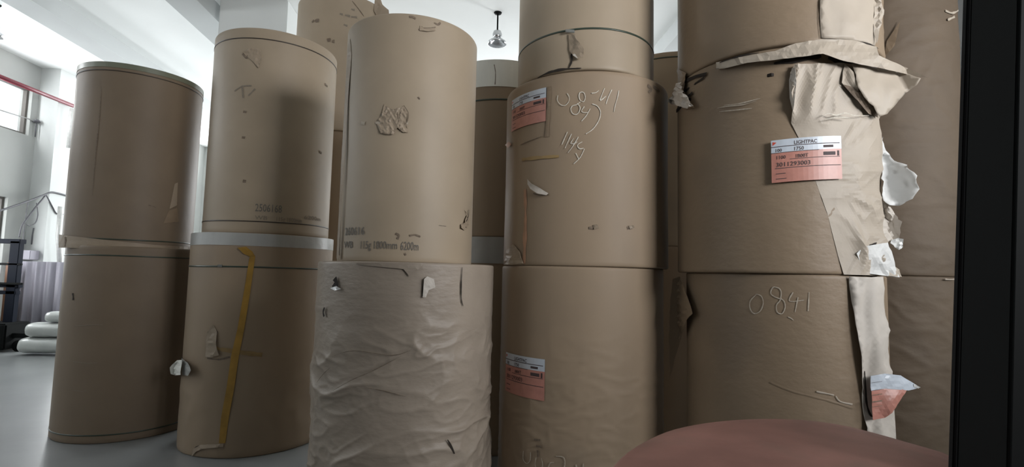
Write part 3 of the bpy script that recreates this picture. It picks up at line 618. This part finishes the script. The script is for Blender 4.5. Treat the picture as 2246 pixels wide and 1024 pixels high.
# --- rolls behind
Fm = lambda t, z, p: .010*(fold(p, 2.5, 6, 7.5)-.35)
make_roll(F1, 'brown paper roll on the floor behind the torn right stack, beside the black pillar', BACK, M['kraft_shade_right'], disp=Fm, nt=260, nz=110)
make_roll(F2, 'very tall wrinkled brown paper roll rising beside the black pillar', BACK, M['kraft_shade_right'], disp=Fm, nt=260, nz=140)
ribbon(F2, 'torn_slit', [[(2070, 612), (2080, 613), (2092, 612)]], .012, 'kraft_flap_lit', .012)
ribbon(F2, 'chalk_and_glint', [[(2070, 25), (2085, 30), (2098, 24)], [(2075, 45), (2090, 38)]], .02, 'chalk_faint', .012)
sheet(F2, 'torn_flap', [(1945, 90, .01), (1975, 45, .02), (1962, 100, .03), (1938, 128, .03)], 'kraft_brown', step=8, crump=.01, seed=43)
make_roll(G1, 'dark paper roll on the floor in the gap between the second and middle stacks', BACK, M['kraft'])
make_roll(G2, 'dark paper roll in the gap behind the second stack, under the highest one', BACK, M['kraft'])
make_roll(G3, 'pale paper roll rising highest behind the second and middle stacks', BACK, M['kraft_light'])
ribbon(G3, 'dirt_mark', [[(686, 45), (688, 48)], [(692, 46), (700, 45)], [(721, 84), (722, 92)], [(728, 91), (734, 91)]], .05, 'dirt')
ribbon(G3, 'faint_print', [[(745, 30), (752, 32)], [(757, 33), (768, 36)], [(770, 37), (783, 38)], [(754, 54), (762, 57)], [(770, 20), (778, 22)]], .035, 'ink_faint')
ribbon(G3, 'wrapper_crease', [[(772, 2), (785, 18), (798, 36)]], .02, 'dirt', taper=True)
sheet(G3, 'torn_flap', [(822, -6, .01), (834, -4, .05), (838, 10, .06), (852, 22, .13), (853, 30, .13), (846, 34, .12), (826, 34, .03), (820, 24, .01)], 'kraft_loose', step=5, crump=.012, seed=44)
ribbon(G3, 'torn_slit', [[(822, 18), (823, 26), (826, 34)]], .03, 'dark', .01)
make_roll(H1, 'lower paper roll glimpsed through the gap between middle and fourth stacks', BACK, M['kraft'])
make_roll(H2, 'brown paper roll with wide grey end band, seen under the hanging lamp', BACK, M['kraft'])
zt = H2.z1; zb = H2.tz(1090, 190)[1]
strap(H2, (zt+zb)/2, (zt-zb)-.004, 'wrap_grey', .006, name='end_band', label='wide pale grey end band')
strap(H2, (1085, 218), .016, 'strap')
zb2 = H1.tz(1065, 578)[1]
strap(H1, (H1.z1+zb2)/2, H1.z1-zb2-.004, 'wrap_white', .006, name='end_band', label='silvery white end band')
ribbon(H2, 'wrapper_crease', [[(1084, 142), (1087, 160), (1086, 186)]], .010, 'ink_faint', .008)
make_roll(I1, 'dark lower paper roll deep in the gap between the fourth stack and right stack', BACK, M['kraft'])
make_roll(I2, 'paper roll top showing in the gap between the fourth stack and the right stack', BACK, M['kraft_light'])
strap(I2, I2.z1-.06, .012, 'strap')

# ---------------------------------------------------------------- hanging lamps
def lamp(mx, my, label):
    root = thing('pendant_lamp', label, 'lamp', (mx, my, CEIL), 'bell shaped ceiling lamps')
    lathe('ceiling_mount', [(.0, 0), (.07, 0), (.06, -.02), (.02, -.035), (.0, -.035)], (mx, my, CEIL), M['blacks'], root)
    tube('rod', [(mx, my, CEIL-.03), (mx, my, CEIL-.34)], .014, M['blacks'], root)
    lathe('ballast_housing', [(.0, -.31), (.03, -.315), (.065, -.34), (.082, -.39), (.08, -.44), (.06, -.48), (.0, -.48)], (mx, my, CEIL), M['alu'], root)
    lathe('lamp_shade', [(.06, -.44), (.08, -.475), (.115, -.50), (.155, -.53), (.165, -.565), (.158, -.568), (.11, -.515), (.055, -.48)], (mx, my, CEIL), M['alu'], root)
    return root
q = at_z(1092, 28, CEIL); lamp(q.x, q.y, 'grey bell shaped ceiling lamp hanging between the middle and fourth stacks')
q = at_z(-8, 10, CEIL); lamp(q.x, q.y, 'ceiling lamp cut off by the left edge, near the windows')

# ---------------------------------------------------------------- things along the left wall
XW = WX
rp = tag(tube('red_pipe', [at_x(-40, 152, XW+.52), at_x(160, 232, XW+.52)], .045, M['red_pipe'], n=12), 'dark red pipe running along the wall above the high window', 'pipe')
a = at_x(0, 240, XW+.06); b = at_x(80, 266, XW+.06)
br = thing('window_rod', 'thin grey rod with a knob across the high window', 'rod', a)
tube('rod', [at_x(-30, 232, XW+.06), b], .014, M['pipe_grey'], br); bpy.context.view_layer.update()
bmx = bmesh.new(); bmesh.ops.create_icosphere(bmx, subdivisions=2, radius=.07)
for v in bmx.verts: v.co = b+Vector((v.co.x, v.co.y*1.1, v.co.z*.7))
bobj('knob', bmx, M['cable'], br, True)
tube('drop_rod', [b, at_x(77, 300, XW+.06)], .012, M['cable'], br)
# cables drooping over the pilaster
XP = XW+.437
def cab(pts, r, lab): return tag(tube('cable', smooth_path([at_x(x, y, XP) for x, y in pts], 6), r, M['cable']), lab, 'cable', 'cables on the left wall')
cab([(-30, 472), (0, 462), (30, 452), (70, 438), (95, 428), (112, 422), (128, 424), (150, 430)], .022, 'thick grey cable swagged across the pilaster to the left edge')
cab([(100, 428), (92, 438), (80, 452), (60, 478), (48, 496), (42, 520)], .016, 'dark cable slanting down to the corner of the low window')
cab([(80, 445), (83, 470), (78, 488), (66, 495), (58, 492)], .010, 'thin cable hanging in a small loop')
cab([(100, 425), (108, 440), (116, 455), (124, 468), (138, 470)], .014, 'cable dropping right towards the leftmost stack')
cab([(62, 440), (56, 480), (50, 530), (48, 560)], .009, 'thin straight cable hanging down the wall below the swag')
tag(tube('cable', [at_y(x, y, 12.49) for x, y in ((74, 500), (71, 515), (69, 536))], .012, M['cable']), 'short dark cable stub on the pilaster', 'cable', 'cables on the left wall')
# added white tubes standing in for bright window slits beyond the pilaster
XQ = -9.35
def slit_tube(pts, r, lab): return tag(tube('window_slit_tube', [at_x(x, y, XQ) for x, y in pts], r, M['film'], n=10), lab, 'pipe', 'white tubes standing in for window slits')
slit_tube([(159, 238), (151, 324)], .05, 'white tube standing in for a bright window slit under the red pipe')
slit_tube([(133, 453), (128, 520), (131, 575)], .05, 'white tube standing in for a bright window slit above the lilac sheets')
bmx = bmesh.new()
# lilac corrugated sheets
yS = 12.1
pl = at_y(44, 570, yS); pr = at_y(150, 570, yS); vs, fs = [], []
n = 90
for k in range(n+1):
    x = pl.x+(pr.x-pl.x)*k/n; d = .035*math.sin(k/n*2*PI*4.5)+.012*math.sin(k*.7)
    for z in (0.02, 1.78):
        for t in (0, .006): vs.append((x, yS+d+t, z))
for k in range(n):
    i = k*4; fs += [(i, i+4, i+6, i+2), (i+1, i+3, i+7, i+5), (i+2, i+6, i+7, i+3), (i, i+1, i+5, i+4)]
tag(pobj('corrugated_sheet', vs, fs, M['sheet'], None, True), 'lilac grey corrugated sheet standing behind the white bundles', 'sheet')
# brown board with rounded back, and a small grey box over it
a = at_y(27, 560, 12.0); b = at_y(47, 745, 12.0); c = at_y(52, 560, 12.0)
bmx = box(bmesh.new(), a.x, c.x-.06, 11.85, 11.98, .12, 1.75, .02)
tag(bobj('brown_board', bmx, M['wood']), 'upright reddish brown board behind the dark lifting mast', 'board')
a = at_y(37, 548, 12.2); b = at_y(61, 566, 12.2)
tag(boxobj('junction_box', (a.x, b.x, 12.25, 12.5, b.z-.03, a.z), M['sheet'], bev=.01), 'small lilac grey box on the pilaster above the corrugated sheet', 'box')
# navy lifting truck at the left edge
lt = thing('pallet_stacker', 'dark navy pallet stacker with an upright mast at the left edge', 'stacker', (-9.0, 11.2, 0))
yM = 11.2
def bx(px0, px1, py0, py1, y0=yM, dy=.12, name='mast', m='navy', bev=.008):
    pm = (py0+py1)/2; a = at_y(px0, pm, y0); b = at_y(px1, pm, y0); xa, xb = a.x, b.x; a = at_y((px0+px1)/2, py0, y0); b = at_y((px0+px1)/2, py1, y0); return boxobj(name, (xa, xb, y0, y0+dy, max(0.03, min(a.z, b.z)), max(a.z, b.z)), M[m], lt, bev)
bx(12, 33, 528, 738, name='mast_post'); bx(-60, -42, 528, 738, name='mast_post')
bx(-62, 44, 523, 533, dy=.16, name='top_beam'); bx(-60, 40, 620, 630, name='cross_bar'); bx(-60, 34, 637, 645, name='cross_bar')
bx(-62, 46, 576, 581, dy=.05, name='guard_bar', m='blacks'); bx(-62, 48, 619, 624, y0=yM-.04, dy=.04, name='guard_bar', m='blacks')
bx(-70, 10, 710, 768, y0=yM-.35, dy=.6, name='battery_box', m='blacks', bev=.03)
bx(8, 62, 731, 741, y0=yM-.2, dy=.12, name='fork_arm', m='blacks')
w = at_y(44, 750, yM-.15)
vv, ff = tube_data([(w.x, w.y-.05, .11), (w.x, w.y+.05, .11)], .11, 20); pobj('wheel', vv, ff, M['rubber'], lt, True)
vv, ff = tube_data([(w.x-.5, w.y-.05, .11), (w.x-.5, w.y+.05, .11)], .11, 20); pobj('wheel', vv, ff, M['rubber'], lt, True)
# white bundles in a pile: three soft film wrapped rolls lying on a low pallet
def bundle(px, pyt, pyb, yd, length, label):
    a = at_y(px, pyt, yd); b = at_y(px, pyb, yd); h = a.z-b.z; rz = h/2; ry = rz*1.5; cz_ = (a.z+b.z)/2
    vs, fs = [], []; n, m_ = 28, 36
    for i in range(n+1):
        t = i/n; x = a.x+length*t; e = min(1, math.sqrt(max(0, 1-(1-min(t, 1-t)*9)**2)) if min(t, 1-t)*9 < 1 else 1)
        for k in range(m_):
            ph = 2*PI*k/m_; c_, s_ = math.cos(ph), math.sin(ph)
            f_ = 1+.05*noise.noise(Vector((x*4, c_*2+pyt, s_*2)))
            sc = .3+.7*e
            vs.append((x, yd+ry*sc*f_*math.copysign(abs(c_)**.75, c_), cz_+rz*(.45+.55*e)*min(f_, 1.0)*math.copysign(abs(s_)**.75, s_)))
    for i in range(n):
        for k in range(m_): fs.append((i*m_+k, i*m_+(k+1) % m_, (i+1)*m_+(k+1) % m_, (i+1)*m_+k))
    fs.append(tuple(range(m_))); fs.append(tuple(n*m_+k for k in range(m_))[::-1])
    return tag(pobj('wrapped_bundle', vs, fs, M['sack'], None, True), label, 'bundle', 'white wrapped bundles piled beside the leftmost stack')
bundle(51, 738, 773, 10.7, 1.5, 'lowest white film wrapped bundle of the pile left of the leftmost stack')
bundle(66, 706, 738, 10.7, 1.4, 'middle white film wrapped bundle of the pile, lying on the lowest one')
bundle(106, 682, 706, 10.7, 1.2, 'topmost white film wrapped bundle, just showing at the leftmost stack')

# ---------------------------------------------------------------- the truck the picture is taken from
tr = thing('forklift', 'forklift with a dusty faded red rounded hood and black cab pillar, nearest right', 'forklift', (1.1, .8, 0))
ZH = 1.40
outl = [(1300, 1060), (1335, 1026), (1370, 992), (1415, 965), (1470, 944), (1540, 930), (1620, 922), (1700, 920), (1780, 924), (1860, 936), (1940, 956), (2010, 976), (2060, 990), (2088, 999)]
rim = [at_z(x, y, ZH-.02) for x, y in outl]
near = [(rim[-1].x-.06, rim[-1].y-.25), (rim[-1].x-.20, .55), (.75, .42), (rim[0].x+.10, .46), (rim[0].x-.01, rim[0].y-.15)]
loop = [(p.x, p.y) for p in smooth_path([Vector((p.x, p.y, 0)) for p in rim], 3)]+near
cxh = sum(p[0] for p in loop)/len(loop); cyh = sum(p[1] for p in loop)/len(loop)
vs, fs = [], []; n = len(loop)
levels = [(1.0, -.075), (1.0, -.03), (.997, -.012), (.985, -.002), (.95, .006), (.8, .014), (.6, .020), (.35, .024), (.12, .026)]
for s_, dz in levels:
    for (x, y) in loop: vs.append((cxh+(x-cxh)*s_, cyh+(y-cyh)*s_, ZH-.02+dz*.8))
for j in range(len(levels)-1):
    for k in range(n): fs.append((j*n+k, j*n+(k+1) % n, (j+1)*n+(k+1) % n, (j+1)*n+k))
fs.append(tuple((len(levels)-1)*n+k for k in range(n))); fs.append(tuple(range(n))[::-1])
pobj('engine_hood', vs, fs, M['hood'], tr, True)
vs, fs = [], []
for s_, z in ((.93, ZH-.09), (.93, .25), (.90, .2)):
    for (x, y) in loop: vs.append((cxh+(x-cxh)*s_, cyh+(y-cyh)*s_, z))
for j in range(2):
    for k in range(n): fs.append((j*n+k, j*n+(k+1) % n, (j+1)*n+(k+1) % n, (j+1)*n+k))
fs.append(tuple(range(n))); fs.append(tuple(2*n+k for k in range(n))[::-1])
pobj('chassis', vs, fs, M['hood_under'], tr)
for wx, wy in ((.55, .62), (1.30, .62), (.62, 1.05), (1.15, 1.05)):
    vv, ff = tube_data([(wx-.07, wy, .2), (wx+.07, wy, .2)], .2, 24); pobj('wheel', vv, ff, M['rubber'], tr, True)
# pillar: slightly splayed, hollow section with a rubber edge
YP = .92
bt, tp = at_y(2088, 1024, YP), at_y(2120, 0, YP)
za, zb = 1.0, 2.75
def prism(name, m, u0, u1, y0, y1, sk=0.0):
    bm = bmesh.new(); V = []
    for z in (za, zb):
        e = bt+(tp-bt)*((z-bt.z)/(tp.z-bt.z))
        for u, y in ((u0+sk, y0), (u1, y0), (u1, y1), (u0, y1)): V.append(bm.verts.new((e.x+u, y, z)))
    for f in ((0, 1, 2, 3), (4, 7, 6, 5), (0, 4, 5, 1), (1, 5, 6, 2), (2, 6, 7, 3), (3, 7, 4, 0)): bm.faces.new([V[i] for i in f])
    bmesh.ops.bevel(bm, geom=[e for e in bm.edges if abs(e.verts[0].co.z-e.verts[1].co.z) > .5], offset=.005, segments=3, affect='EDGES')
    return bobj(name, bm, m, tr, False)
prism('cab_pillar', M['blacks'], .002, .6, YP-.10, YP-.005)
prism('pillar_seal', M['rubber'], 0, .03, YP-.005, YP+.012)
